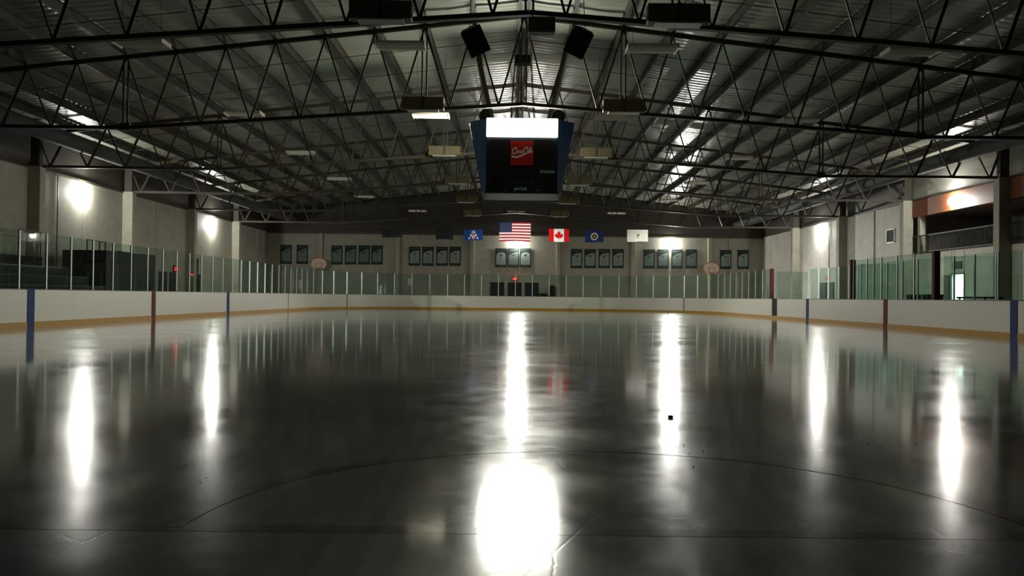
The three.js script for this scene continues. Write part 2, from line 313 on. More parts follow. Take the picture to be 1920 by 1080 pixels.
// ---------------------------------------------------------------- wall lamps
function wallLamp(pos, turn, label, power = 1, tilt = 0.66, arm = 0) {
  const g = thing('wall_lamp', label, 'lamp', pos, turn, 'lit floodlights on the walls');   // +z points into the hall
  obj('back_box', rbox(0.3, 0.24, 0.07, 0.02, 0, 0, 0.035 + arm), M.lampBody, g);
  if (arm) obj('arm', [...bar(V(-0.12, 0.05, 0), V(-0.12, 0.05, arm), [[0, 0, 0.04, 0.04]]), ...bar(V(0.12, 0.05, 0), V(0.12, 0.05, arm), [[0, 0, 0.04, 0.04]])], M.lampBody, g);
  obj('lens', plain(new THREE.SphereGeometry(0.24, 24, 14).scale(1.0, 0.85, 0.6).translate(0, -0.01, 0.15 + arm)), M.lens, g);
  const l = new THREE.PointLight(LAMP_COLOR, LAMP_POINT * power); l.position.set(0, -0.01, 0.17 + arm); l.shadow.radius = 5; g.add(l);
  const a = new THREE.SpotLight(LAMP_COLOR, WALL_LAMP * power, 0, 0.78, 0.3); a.position.set(0, -0.01, 0.17 + arm); a.target.position.set(0, -0.01 - Math.sin(tilt), 0.17 + arm + Math.cos(tilt)); a.shadow.radius = 5;
  g.add(a, a.target);
  return g;
}
wallLamp([-HALF, 5.5, -38.0], Math.PI / 2, 'glaring floodlight high on the left wall, the nearer of two', 1.8);
wallLamp([-HALF, 5.5, -54.5], Math.PI / 2, 'glaring floodlight high on the left wall, the one nearer the far corner', 1.8);
wallLamp([HALF - 0.06, 5.52, -37.9], -Math.PI / 2, 'glaring floodlight on the brown fascia above the balcony opening', 1);
wallLamp([HALF, 5.42, -54.5], -Math.PI / 2, 'glaring floodlight on the white right wall near the far corner', 1);
wallLamp([0.2, 5.2, FAR], 0, 'glaring floodlight on the far wall just below the striped flag', 0.85, 0.5);
wallLamp([12.44, 5.36, FAR], 0, 'glaring floodlight on the far wall right of the white flag', 1.2, 0.48);

// ---------------------------------------------------------------- dasher boards along a path round the rink
const Z_START = -14, sR = -ZC + Z_START, arc = CR * Math.PI / 2, sE0 = sR + arc, sE1 = sE0 + 2 * CX, sL = sE1 + arc, sEnd = sL + sR;
function pathAt(s) {                                                 // [x, z, outward x, outward z]
  if (s <= sR) return [RX, Z_START - s, 1, 0];
  if (s <= sE0) { const t = (s - sR) / CR; return [CX + CR * Math.cos(t), ZC - CR * Math.sin(t), Math.cos(t), -Math.sin(t)]; }
  if (s <= sE1) return [CX - (s - sE0), END_Z, 0, -1];
  if (s <= sL) { const t = (s - sE1) / CR; return [-CX - CR * Math.sin(t), ZC - CR * Math.cos(t), -Math.sin(t), -Math.cos(t)]; }
  return [-RX, ZC + (s - sL), -1, 0];
}
function sweep(s0, s1, y0, y1, o0, o1) {                             // a box bent along the path
  const curved = s1 > sR && s0 < sE0 || s1 > sE1 && s0 < sL, n = curved ? Math.max(2, Math.ceil((s1 - s0) / 0.32)) : 1, pos = [];
  const ring = (s) => { const [x, z, nx, nz] = pathAt(s); return [[x + nx * o0, y0, z + nz * o0], [x + nx * o1, y0, z + nz * o1], [x + nx * o1, y1, z + nz * o1], [x + nx * o0, y1, z + nz * o0]]; };
  const quad = (a, b, c, d) => pos.push(...a, ...b, ...c, ...a, ...c, ...d);
  let prev = ring(s0); quad(prev[0], prev[1], prev[2], prev[3]);
  for (let i = 1; i <= n; i++) { const r = ring(s0 + (s1 - s0) * i / n); for (let k = 0; k < 4; k++) { const m = (k + 1) % 4; quad(prev[k], r[k], r[m], prev[m]); } prev = r; }
  quad(prev[3], prev[2], prev[1], prev[0]);
  const g = new THREE.BufferGeometry(); g.setAttribute('position', new THREE.Float32BufferAttribute(pos, 3)); g.computeVertexNormals(); return metreUV(g);
}
const BH = 1.015, KH = 0.15, GAP = 0.004, STEP = 1.268;
function boards(label, s0, s1, pitch) {
  const g = thing('dasher_boards', label, 'boards', [0, 0, 0]); const n = Math.round((s1 - s0) / pitch), d = (s1 - s0) / n;
  for (let i = 0; i < n; i++) {
    const a = s0 + i * d + GAP / 2, b = s0 + (i + 1) * d - GAP / 2;
    obj('board_panel', sweep(a, b, 0.02, BH - 0.02, 0.0, 0.1), M.board, g); obj('kick_plate', sweep(a, b, 0.0, KH, -0.012, 0.0), M.kick, g); obj('cap_rail', sweep(a, b, BH - 0.02, BH, -0.01, 0.12), M.cap, g);
  }
  return g;
}
const bRight = boards('white dasher boards with yellow kick strip along the right side of the ice', 0, sR, 2 * STEP);
const bEnd = boards('white dasher boards with yellow kick strip curving round the far end of the ice', sR, sL, 2 * STEP);
const bLeft = boards('white dasher boards with yellow kick strip along the left side of the ice', sL, sEnd, 2 * STEP);
const stripe = (name, g, s, w, m, y0 = 0.001, y1 = BH + 0.002) => obj(name, sweep(s - w / 2, s + w / 2, y0, y1, -0.016, 0.0), m, g);
for (const z of [22.0, 37.33]) { stripe('blue_stripe', bRight, z + Z_START, 0.31, M.blue); stripe('blue_stripe', bLeft, sL - ZC - z, 0.31, M.blue); }
stripe('red_stripe', bRight, 29.55 + Z_START, 0.3, M.red); stripe('red_stripe', bLeft, sL - ZC - 29.55, 0.3, M.red);
{ const t = Math.asin(4.72 / CR); stripe('goal_mark', bEnd, sR + t * CR, 0.06, M.thinRed); stripe('goal_mark', bEnd, sL - t * CR, 0.06, M.thinRed); }
stripe('seam_strip', bLeft, sL - ZC - 47.4, 0.05, M.seam);
stripe('dark_gate_panel', bRight, 42.0 + Z_START, 0.76, M.gate, KH, BH);

// ---------------------------------------------------------------- glass above the boards
const GTOP = 2.53;
function paneSet(label, posts, opts = {}) {
  const g = thing('rink_glass', label, 'glass', [0, 0, 0]); const R = rng(opts.seed ?? 3);
  posts.forEach((s, i) => {
    const [x, z, nx, nz] = pathAt(s), pg = box(0.04, GTOP - BH, 0.055).rotateY(Math.atan2(nz, -nx) + Math.PI).translate(x + nx * 0.05, (GTOP + BH) / 2 + 0.001, z + nz * 0.05);
    if (!(opts.skip ?? []).includes(i)) obj('post', pg, M.post, g);
    if (i === posts.length - 1) return;
    const [x1, z1, mx, mz] = pathAt(posts[i + 1]), ax = x + nx * 0.05, az = z + nz * 0.05, bx = x1 + mx * 0.05, bz = z1 + mz * 0.05, len = Math.hypot(bx - ax, bz - az) - 0.045;
    const pane = obj('pane', new THREE.BoxGeometry(len, GTOP - BH - 0.02, 0.012), M.glass, g);
    pane.position.set((ax + bx) / 2, (GTOP + BH) / 2 + 0.005, (az + bz) / 2);
    const tilt = opts.tilt?.[i] ?? (R() - 0.5) * 0.006;
    pane.rotation.order = 'YXZ'; pane.rotation.set(tilt, Math.atan2(-(bz - az), bx - ax) + (R() - 0.5) * 0.004, 0);
  });
  return g;
}
const runOf = (a, b, n) => Array.from({ length: n + 1 }, (_, i) => a + (b - a) * i / n);
const sLeft = (z) => sL - ZC - z;                                    // left side path length at distance z
const gLeft = paneSet('row of glass panes with metal posts on the boards along the left side', runOf(sL + 0.02, sL + 29 * STEP, 29), { seed: 5, skip: [0] });
const gEnd = paneSet('row of glass panes with metal posts curving round the far end', [...runOf(sR, sE0, 10), ...runOf(sE0, sE1, 8).slice(1), ...runOf(sE1, sL, 10).slice(1)], { seed: 6 });
paneSet('short row of glass panes on the right boards beyond the far red post', runOf(42.86 + Z_START, sR - 0.02, 7), { seed: 7, skip: [7] });
paneSet('row of greenish glass panes between two red posts at the centre of the right boards', runOf(26.35 + Z_START, 32.45 + Z_START, 5), { seed: 8 });
obj('top_rail', sweep(sE0 - 0.2, sE1 + 0.2, GTOP, GTOP + 0.03, 0.03, 0.07), M.rail, gEnd);
// red padded posts at the bench openings
[[26.2, 'nearest'], [32.6, 'middle'], [42.7, 'farthest']].forEach(([z, n]) => {
  const g = thing('red_post', `tall dark red padded post standing on the right boards, ${n} of the three`, 'post', [RX + 0.07, BH, -z], 0, 'red padded posts by the benches');
  obj('pad', rbox(0.2, GTOP - BH + 0.02, 0.2, 0.04, 0, (GTOP - BH) / 2 + 0.012, 0), M.redPad, g); obj('base_plate', box(0.2, 0.012, 0.22, 0, 0.006, 0), M.cap, g);
});
// bench enclosures behind the right boards
{
  const X = 14.95;
  [[16.5, 26.2, 7, 'low wall and glass behind the near players bench at the right edge'], [26.2, 32.6, 5, 'low wall and glass behind the middle box on the right side'], [32.6, 42.7, 8, 'low wall and glass behind the far players bench on the right side']].forEach(([z0, z1, n, label], q) => {
    const g = thing('bench_enclosure', label, 'enclosure', [X, 0, 0], 0, 'glass backed bench enclosures');
    obj('low_wall', span(-0.05, 0.05, 0, 1.0, -z0 - 0.03, -z1 + 0.03), M.board, g); obj('wall_cap', span(-0.07, 0.07, 1.0, 1.03, -z0 - 0.03, -z1 + 0.03), M.cap, g);
    for (let i = 0; i <= n; i++) { const z = -(z0 + (z1 - z0) * i / n) + (i === 0 ? -0.06 : i === n ? 0.06 : 0); obj('post', box(0.05, 1.5, 0.05, 0, 1.78, z), M.post, g); }
    for (let i = 0; i < n; i++) { const z = -(z0 + (z1 - z0) * (i + 0.5) / n); obj('pane', span(-0.006, 0.006, 1.03, 2.53, z - (z1 - z0) / n / 2 + 0.04, z + (z1 - z0) / n / 2 - 0.04), M.glass, g); }
    for (const z of [z0 + 0.05, z1 - 0.05]) if (q !== 1) obj('end_pane', span(-1.7, -0.1, 1.03, 2.4, -z - 0.006, -z + 0.006), M.glass, g);
    const b = thing('players_bench', ['long dark bench in the near box at the right edge', 'short dark bench in the middle box on the right side', 'long dark bench in the far box on the right side'][q], 'bench', [X - 0.5, 0, 0], 0, 'benches behind the right boards');
    obj('seat', span(-0.17, 0.17, 0.44, 0.48, -z0 - 0.4, -z1 + 0.4), M.seat, b); for (let i = 0; i < 4; i++) { const z = -z0 - 0.6 - (z1 - z0 - 1.2) * i / 3; obj('leg', box(0.3, 0.45, 0.05, 0, 0.215, z), M.rail2, b); }
  });
}

// ---------------------------------------------------------------- scoreboard
{
  const zf = -28.3, y0 = 4.47, y1 = 7.0, zc = -29.3, D = zf - zc;
  const g = thing('scoreboard', 'hanging blue four sided scoreboard with a red soda sign and glowing panel', 'scoreboard', [0, y0, zc]);
  const H = y1 - y0;
  // body: eight walls tapering to the bottom, flat front and back
  const ringAt = (y) => { const t = y / H, w = 1.35 + (1.83 - 1.35) * t, c = 0.13 + (0.61 - 0.13) * t, hd = D; return [[-1.22, hd], [1.22, hd], [w, hd - c], [w, -hd + c], [1.22, -hd], [-1.22, -hd], [-w, -hd + c], [-w, hd - c]].map(([x, z]) => V(x, y, z)); };
  const a = ringAt(0), b = ringAt(H), face = (q, mtl, name) => { const pos = []; for (const v of [q[0], q[1], q[2], q[0], q[2], q[3]]) pos.push(v.x, v.y, v.z); const f = new THREE.BufferGeometry(); f.setAttribute('position', new THREE.Float32BufferAttribute(pos, 3)); f.computeVertexNormals(); metreUV(f); obj(name, f, mtl, g); };
  const thick = (q, mtl, name) => { // face with thickness inward
    const n = new THREE.Vector3().crossVectors(q[1].clone().sub(q[0]), q[3].clone().sub(q[0])).normalize().multiplyScalar(-0.04), r = q.map((v) => v.clone().add(n)), pos = [];
    const tri = (...vs) => vs.forEach((v) => pos.push(v.x, v.y, v.z)), quad = (A, B, C, E) => { tri(A, B, C); tri(A, C, E); };
    quad(...q); quad(r[3], r[2], r[1], r[0]); for (let i = 0; i < 4; i++) { const j = (i + 1) % 4; quad(q[j], q[i], r[i], r[j]); }
    const f = new THREE.BufferGeometry(); f.setAttribute('position', new THREE.Float32BufferAttribute(pos, 3)); f.computeVertexNormals(); return obj(name, metreUV(f), mtl, g);
  };
  for (let i = 0; i < 8; i++) { const j = (i + 1) % 8; thick([a[i], a[j], b[j], b[i]], i === 0 || i === 4 ? M.navy : M.scoreBlue, i % 4 === 0 ? 'front_panel' : i % 2 ? 'corner_panel' : 'side_panel'); }
  for (const [R, y] of [[a, 0.02], [b, H - 0.02]]) { const s = new THREE.Shape(R.map((v) => new THREE.Vector2(v.x * 0.985, v.z * 0.985))); obj(y < 1 ? 'bottom_plate' : 'top_plate', plain(new THREE.ExtrudeGeometry(s, { depth: 0.03, bevelEnabled: false }).rotateX(Math.PI / 2).translate(0, y, 0)), y < 1 ? M.scoreStrip : M.navy, g); }
  // lit panels: front, back and left
  const PY = 6.685 - y0;
  const light = (w, h, x, z, turn, k) => { const l = new THREE.RectAreaLight(PANEL_COLOR, k, w, h); l.position.set(x, PY, z); l.rotation.set(0, turn, 0); g.add(l); };
  obj('lit_panel', rbox(2.42, 0.64, 0.1, 0.03, 0, PY, D + 0.06), M.scorePanel, g); light(2.36, 0.58, 0, D + 0.125, Math.PI, SCORE_GLOW);
  obj('lit_panel', rbox(2.42, 0.64, 0.1, 0.03, 0, PY, -D - 0.06), M.scorePanelDim, g); light(2.36, 0.58, 0, -D - 0.125, 0, SCORE_BACK);
  for (const s of [-1, 1]) { const p = obj('lit_panel', box(0.84, 0.54, 0.024), s < 0 ? M.scorePanelDim : M.scorePanelOff, g); p.position.set(s * 1.762, PY, 0); p.rotation.order = 'YXZ'; p.rotation.set(0.188, s * Math.PI / 2, 0); if (s < 0) { const l = new THREE.RectAreaLight(PANEL_COLOR, SCORE_SIDE, 0.8, 0.48); l.position.set(-1.78, PY, 0); l.rotation.order = 'YXZ'; l.rotation.set(-0.188, Math.PI / 2, 0); g.add(l); } }
  const fz = D + 0.012, at = (px, py) => [(px - 976.5) * 28.3 / FPX, 0.95 + (557 - py) * 28.3 / FPX - y0];
  const rect = (name, x0, x1, yt, yb, m, z = fz, d = 0.024) => { const [ax, ay] = at(x0, yt), [bx, by] = at(x1, yb); return obj(name, span(ax, bx, by, ay, z - d / 2, z + d / 2), m, g); };
  rect('display', 918, 953, 262, 309, M.ledOff); rect('display', 1000, 1034, 262, 309, M.ledOff);
  const timer = rect('display', 946, 1007, 312, 333, M.ledOff), home = rect('display', 915, 942, 316, 350, M.ledOff), guest = rect('display', 1017, 1040, 327, 351, M.ledOff);
  const digit = (px, py, h, parent) => { const [x, y] = at(px, py), w = h * 0.55, t = h * 0.11, z = fz + 0.014, q = []; for (const k of [0.5, 0, -0.5]) q.push(box(w * 0.8, t, 0.006, x, y + k * h, z)); for (const sx of [-1, 1]) for (const sy of [-1, 1]) q.push(box(t, h * 0.4, 0.006, x + sx * w / 2, y + sy * h / 4, z)); obj('digit', q, M.digit, parent); };
  for (const px of [953, 964, 987, 999]) digit(px, 322.5, 0.26, timer);
  for (const px of [923, 934]) digit(px, 335, 0.36, home); for (const px of [1023, 1034]) digit(px, 340, 0.3, guest);
  for (const s of [-1, 1]) { const q = obj('corner_bracket', box(0.1, 0.24, 0.05), M.bracket, g); q.position.set(s * 1.28, -0.06, D - 0.04); q.rotation.z = -s * 0.42; }
  // red soda sign, white script lettering and a wave beneath it
  const coke = canvasTex(512, 536, (c, w, h) => {
    c.fillStyle = '#c8160f'; c.fillRect(0, 0, w, h); c.strokeStyle = c.fillStyle = '#f6f1ea'; c.lineCap = 'round'; c.lineJoin = 'round';
    const S = (lw, f) => { c.lineWidth = lw; c.beginPath(); f(c); c.stroke(); };
    const letters = (dy) => {
      S(24, () => { c.moveTo(128, 190 + dy); c.bezierCurveTo(150, 130 + dy, 70, 140 + dy, 48, 220 + dy); c.bezierCurveTo(30, 290 + dy, 80, 300 + dy, 122, 262 + dy); });        // C
      S(16, () => c.ellipse(150, 240 + dy, 17, 28, 0.35, 0, 7));                                                                                               // o
      S(16, () => { c.moveTo(212, 218 + dy); c.bezierCurveTo(190, 205 + dy, 172, 250 + dy, 190, 264 + dy); c.quadraticCurveTo(205, 270 + dy, 222, 248 + dy); });                 // c
      S(16, () => { c.ellipse(240, 242 + dy, 15, 25, 0.35, 0, 7); c.moveTo(262, 215 + dy); c.quadraticCurveTo(248, 262 + dy, 268, 264 + dy); });                          // a
      S(12, () => { c.moveTo(268, 240 + dy); c.lineTo(296, 236 + dy); });                                                                                     // hyphen
      S(24, () => { c.moveTo(382, 180 + dy); c.bezierCurveTo(404, 120 + dy, 320, 120 + dy, 300, 205 + dy); c.bezierCurveTo(284, 290 + dy, 330, 296 + dy, 366, 258 + dy); });      // C
      S(16, () => c.ellipse(392, 234 + dy, 16, 28, 0.35, 0, 7));
      S(16, () => { c.moveTo(420, 262 + dy); c.bezierCurveTo(418, 200 + dy, 452, 110 + dy, 458, 150 + dy); c.bezierCurveTo(458, 190 + dy, 428, 215 + dy, 424, 240 + dy); c.quadraticCurveTo(424, 268 + dy, 446, 256 + dy); }); // l
      S(16, () => { c.ellipse(464, 234 + dy, 14, 24, 0.35, 0, 7); c.moveTo(484, 206 + dy); c.quadraticCurveTo(470, 258 + dy, 492, 254 + dy); });
    };
    letters(0);
    c.beginPath(); c.moveTo(28, 318); c.bezierCurveTo(120, 350, 190, 330, 250, 296); c.bezierCurveTo(300, 268, 340, 282, 372, 296); c.bezierCurveTo(320, 296, 290, 318, 240, 346); c.bezierCurveTo(170, 384, 90, 380, 28, 360); c.closePath(); c.fill();
  });
  { const [x0, yt] = at(955, 264), [x1, yb] = at(998, 310); objM('soda_sign', picture(x1 - x0, yt - yb, 0.03, coke, M.red, { roughness: 0.5 }), g, (x0 + x1) / 2, (yt + yb) / 2, fz + 0.008); }
  const word = (text, px, py, hpx, wpx, name) => {
    const t = canvasTex(256, 96, (c) => { c.fillStyle = '#0c1d2d'; c.fillRect(0, 0, 256, 96); c.fillStyle = '#dfe6ea'; c.font = 'bold 74px sans-serif'; c.textAlign = 'center'; c.textBaseline = 'middle'; const m = c.measureText(text).width; c.save(); c.translate(128, 46); c.scale(Math.min(1, 240 / m), 1); c.fillText(text, 0, 0); c.restore(); });
    const [x, y] = at(px, py); objM(name, picture(wpx * 28.3 / FPX, hpx * 28.3 / FPX, 0.012, t, M.navy), g, x, y, fz);
  };
  word('period', 974.5, 354, 11, 27, 'period_label'); word('Guests', 1024.5, 321, 11, 29, 'guest_label');
  for (const [px, py, w] of [[948, 356.5, 4], [1008, 356.5, 8], [959, 342, 2], [971, 341, 2], [983, 341, 2], [994, 341, 4]]) rect('small_mark', px - w / 2, px + w / 2, py - 1.6, py + 1.6, M.scoreStrip, fz, 0.012);
  // dark horns on the top corners
  for (const s of [-1, 1]) { const h = obj('horn', [plain(new THREE.SphereGeometry(0.23, 18, 12).scale(1, 1.05, 0.8).translate(0, 0.2, 0)), plain(new THREE.CylinderGeometry(0.16, 0.2, 0.12, 16).translate(0, 0.03, 0))], M.speaker, g); h.position.set(s * 1.27, H - 0.01, D - 0.5); }
  // suspension: steel legs to the roof purlins and rods
  const up = (x) => topY(x) + 0.07 - y0;
  for (const s of [-1, 1]) for (const z of [0.6, -0.6]) obj('hanger_leg', bar(V(s * 0.95, H, z), V(s * 1.53, up(1.53), z), [[0, 0, 0.015, 0.2], [0.06, 0.1, 0.12, 0.015], [0.06, -0.1, 0.12, 0.015]], V(0, 0, 1)), M.steel, g);
  for (const [x, z] of [[-0.4, 0.5], [-0.15, 0.5], [0.45, 0.5], [-0.4, -0.5], [0.45, -0.5]]) obj('hanger_rod', rod(V(x, H, z), V(x * 0.6, up(0) - 0.05, z), 0.018, 6), M.steel, g);
  obj('winch_box', rbox(0.55, 0.3, 0.4, 0.02, 0, up(0) - 0.45, 0.2), M.speaker, g);
}
// loudspeakers and the grey control box hanging near the first truss
for (const s of [-1, 1]) {
  const g = thing('loudspeaker', `black tilted loudspeaker hung under the roof above the ${s < 0 ? 'left' : 'right'} end of the scoreboard`, 'loudspeaker', [s * 1.27, 7.12, -20.1], 0, 'hanging loudspeakers');
  g.rotation.order = 'YXZ'; g.rotation.set(0.35, s * -0.2, s * -0.5);
  const c = plain(new THREE.CylinderGeometry(1, 1, 1, 4, 1).rotateY(Math.PI / 4)); const sh = new THREE.Shape([[-0.24, 0.22], [0.24, 0.22], [0.15, -0.22], [-0.15, -0.22]].map(([x, y]) => new THREE.Vector2(x, y)));
  obj('cabinet', plain(new THREE.ExtrudeGeometry(sh, { depth: 0.62, bevelEnabled: true, bevelSize: 0.015, bevelThickness: 0.015, bevelSegments: 1 }).rotateX(Math.PI / 2).translate(0, 0.31, 0)), M.speaker, g);
  obj('grille', box(0.44, 0.6, 0.02, 0, 0, 0.245), M.grille, g);
  const e = new THREE.Euler(0.35, s * -0.2, s * -0.5, 'YXZ'), inv = new THREE.Quaternion().setFromEuler(e).invert(), topPt = V(0, topY(1.27) + 0.06 - 7.12, 0).applyQuaternion(inv);
  obj('chain', rod(V(0, 0.3, 0), topPt, 0.01, 5), M.cable, g);
}
{
  const g = thing('control_box', 'grey box hung under the lower chord of the nearest truss, between the loudspeakers', 'box', [0.26, 6.63, -17.4]);
  obj('case', rbox(0.56, 0.32, 0.3, 0.02, 0, -0.02, 0), mat(0x6d6e69, 0.6), g); for (const x of [-0.2, 0.2]) obj('bracket', box(0.03, 0.12, 0.06, x, 0.17, 0), M.steel, g);
}

// ---------------------------------------------------------------- flags under the farthest truss
const cloth = (t) => new THREE.MeshPhysicalMaterial({ map: t, roughness: 1, transmission: 0.6, thickness: 0, side: THREE.DoubleSide });
function waveCloth(w, h, seed) {
  const g = new THREE.PlaneGeometry(w, h, 24, 12), p = g.attributes.position, R = rng(seed), a = R() * 6, b = R() * 6;
  for (let i = 0; i < p.count; i++) { const x = p.getX(i), y = p.getY(i), k = (h / 2 - y) / h; p.setZ(i, k * 0.05 * Math.sin(x * 4.2 + a) + 0.02 * k * Math.sin(x * 9 + b)); p.setY(i, y + 0.018 * k * Math.sin(x * 3 + b)); }
  g.computeVertexNormals(); return g;
}
function star5(c, x, y, r) { c.beginPath(); for (let i = 0; i < 10; i++) { const a = -Math.PI / 2 + i * Math.PI / 5, q = i % 2 ? r * 0.4 : r; c.lineTo(x + q * Math.cos(a), y + q * Math.sin(a)); } c.closePath(); c.fill(); }
const flagArt = {
  usa: (c, w, h) => {
    for (let i = 0; i < 13; i++) { c.fillStyle = i % 2 ? '#f2ece6' : '#a31f2b'; c.fillRect(0, i * h / 13, w, h / 13 + 1); }
    c.fillStyle = '#1a2550'; c.fillRect(0, 0, w * 0.4, h * 7 / 13); c.fillStyle = '#e9e6e2';
    for (let r = 0; r < 9; r++) for (let k = 0; k < (r % 2 ? 5 : 6); k++) star5(c, w * 0.4 * (k + (r % 2 ? 1 : 0.5)) / 6, h * 7 / 13 * (r + 1) / 10, h * 0.018);
  },
  canada: (c, w, h) => {
    c.fillStyle = '#d3121c'; c.fillRect(0, 0, w, h); c.fillStyle = '#f4f0ea'; c.fillRect(w / 4, 0, w / 2, h); c.fillStyle = '#d3121c';
    const half = [[0, 0.14], [0.07, 0.27], [0.14, 0.235], [0.115, 0.45], [0.2, 0.36], [0.23, 0.42], [0.34, 0.4], [0.31, 0.51], [0.36, 0.54], [0.19, 0.67], [0.21, 0.73], [0.02, 0.7], [0.02, 0.86]];
    c.beginPath(); for (const [x, y] of half) c.lineTo(w / 2 + x * h, y * h); for (const [x, y] of half.slice().reverse()) c.lineTo(w / 2 - x * h, y * h); c.closePath(); c.fill();
  },
  seal: (c, w, h) => {
    c.fillStyle = '#142c63'; c.fillRect(0, 0, w, h); c.fillStyle = '#e6e2d4'; c.beginPath(); c.arc(w / 2, h / 2, h * 0.31, 0, 7); c.fill(); c.fillStyle = '#5d4636'; c.beginPath(); c.arc(w / 2, h / 2, h * 0.22, 0, 7); c.fill();
    c.fillStyle = '#8a7a58'; c.beginPath(); c.arc(w / 2, h / 2, h * 0.11, 0, 7); c.fill(); c.fillStyle = '#c9a64a'; for (let i = 0; i < 19; i++) { const a = i / 19 * 6.283; star5(c, w / 2 + h * 0.265 * Math.cos(a), h / 2 + h * 0.265 * Math.sin(a), h * 0.025); }
  },
  white: (c, w, h) => {
    c.fillStyle = '#efece4'; c.fillRect(0, 0, w, h); c.strokeStyle = '#dcd8ce'; c.lineWidth = h * 0.02; c.beginPath(); c.moveTo(0, h * 0.24); c.lineTo(w, h * 0.26); c.stroke();
    c.fillStyle = '#4f5358'; c.beginPath(); c.moveTo(w * 0.43, h * 0.3); c.lineTo(w * 0.51, h * 0.45); c.lineTo(w * 0.58, h * 0.33); c.lineTo(w * 0.6, h * 0.42); c.lineTo(w * 0.54, h * 0.56); c.lineTo(w * 0.52, h * 0.72); c.lineTo(w * 0.49, h * 0.72); c.lineTo(w * 0.5, h * 0.56); c.closePath(); c.fill();
  },
  light: (c, w, h) => {
    c.fillStyle = '#0f3470'; c.fillRect(0, 0, w, h); c.fillStyle = '#8f9a9a'; c.beginPath(); c.moveTo(w * 0.42, h * 0.1); c.lineTo(w * 0.58, h * 0.1); c.lineTo(w * 0.62, h * 0.4); c.lineTo(w * 0.38, h * 0.4); c.closePath(); c.fill();
    c.fillStyle = '#c9cdd4'; for (const s of [-1, 1]) { c.beginPath(); c.ellipse(w * (0.5 + s * 0.14), h * 0.52, w * 0.05, h * 0.09, 0, 0, 7); c.fill(); c.beginPath(); c.ellipse(w * (0.5 + s * 0.22), h * 0.78, w * 0.035, h * 0.12, s * -0.4, 0, 7); c.fill(); }
    c.fillStyle = '#c98d84'; c.beginPath(); c.ellipse(w * 0.5, h * 0.68, w * 0.1, h * 0.2, 0, 0, 7); c.fill(); c.fillStyle = '#a5544c'; c.fillRect(w * 0.43, h * 0.78, w * 0.14, h * 0.1);
  },
  navy: (c, w, h) => { c.fillStyle = '#0c1220'; c.fillRect(0, 0, w, h); c.fillStyle = '#141a26'; c.beginPath(); c.arc(w / 2, h / 2, h * 0.2, 0, 7); c.fill(); },
  black: (c, w, h) => { c.fillStyle = '#0a0a09'; c.fillRect(0, 0, w, h); c.fillStyle = '#12110f'; c.beginPath(); c.arc(w / 2, h / 2, h * 0.24, 0, 7); c.fill(); },
};
const FZ = -58.9;
function flag(kind, px0, px1, py0, py1, label, seed) {
  const d = -FZ, roll = (px) => 556.7 + (px - 960) * 0.0114, cx = (px0 + px1) / 2;
  const x = (cx - 958) * d / FPX + CAM_X, w = (px1 - px0) * d / FPX, yT = CAM_Y + (roll(cx) - py0) * d / FPX, yB = CAM_Y + (roll(cx) - py1) * d / FPX, h = yT - yB;
  const g = thing('flag', label, 'flag', [x, yT, FZ], 0, 'flags hung under the farthest truss');
  const t = canvasTex(384, Math.round(384 * h / w), flagArt[kind]);
  obj('cloth', waveCloth(w, h, seed).translate(0, -h / 2, 0), cloth(t), g); obj('rod', rod(V(-w / 2 - 0.03, 0.01, 0), V(w / 2 + 0.03, 0.01, 0), 0.014, 8), M.rope, g);
  for (const s of [-1, 1]) { const cx2 = s * w * 0.42; obj('cord', rod(V(cx2, 0.01, 0), V(cx2, lowY(x + cx2) - yT - 0.05, 0.2), 0.006, 5), M.rope, g); }
}
flag('navy', 715, 753, 430, 445, 'dark navy flag, leftmost in the row under the roof', 1);
flag('black', 816, 849, 427, 449, 'black flag hanging second from left in the flag row', 2);
flag('light', 869, 904, 430, 451, 'bright blue flag with pale emblem left of the striped flag', 3);
flag('usa', 935, 994, 416.5, 452.5, 'large flag with red and white stripes and a dark blue canton', 4);
flag('canada', 1028, 1066, 429, 453, 'red and white flag with a red maple leaf', 5);
flag('seal', 1096, 1131, 432, 454.5, 'dark blue flag with a round pale seal', 6);
flag('white', 1175, 1214, 430.5, 453, 'white flag with a small dark emblem, rightmost in the row', 7);

// ---------------------------------------------------------------- championship banners on the far wall
function bannerArt(kind) {
  return (c, w, h) => {
    c.fillStyle = '#16271f'; c.fillRect(0, 0, w, h);
    c.fillStyle = kind === 2 ? '#62706b' : '#87928d'; c.beginPath(); c.moveTo(w * 0.09, h * 0.86); c.lineTo(w * 0.09, h * 0.38);
    if (kind === 0) { c.quadraticCurveTo(w * 0.2, h * 0.2, w * 0.5, h * 0.2); c.quadraticCurveTo(w * 0.8, h * 0.2, w * 0.91, h * 0.3); } else if (kind === 1) { c.quadraticCurveTo(w * 0.3, h * 0.18, w * 0.91, h * 0.19); } else { c.quadraticCurveTo(w * 0.4, h * 0.24, w * 0.91, h * 0.16); }
    c.lineTo(w * 0.91, h * 0.86); c.closePath(); c.fill();
    c.fillStyle = '#3a4a45'; c.fillRect(w * 0.14, h * 0.06, w * 0.72, h * 0.05); c.fillRect(w * 0.2, h * 0.9, w * 0.6, h * 0.04);
    c.fillStyle = '#33453f'; c.beginPath(); if (kind === 0) { c.arc(w * 0.5, h * 0.36, w * 0.13, 0, 7); } else { c.moveTo(w * 0.28, h * 0.3); c.lineTo(w * 0.5, h * 0.44); c.lineTo(w * 0.74, h * 0.28); c.lineTo(w * 0.52, h * 0.34); c.closePath(); } c.fill();
    c.fillStyle = '#5f6d67'; for (let i = 0; i < 5; i++) c.fillRect(w * 0.24, h * (0.5 + i * 0.065), w * (0.52 - 0.05 * (i % 2)), h * 0.02);
  };
}
const bannerTex = [0, 1, 2].map((k) => canvasTex(128, 216, bannerArt(k)));
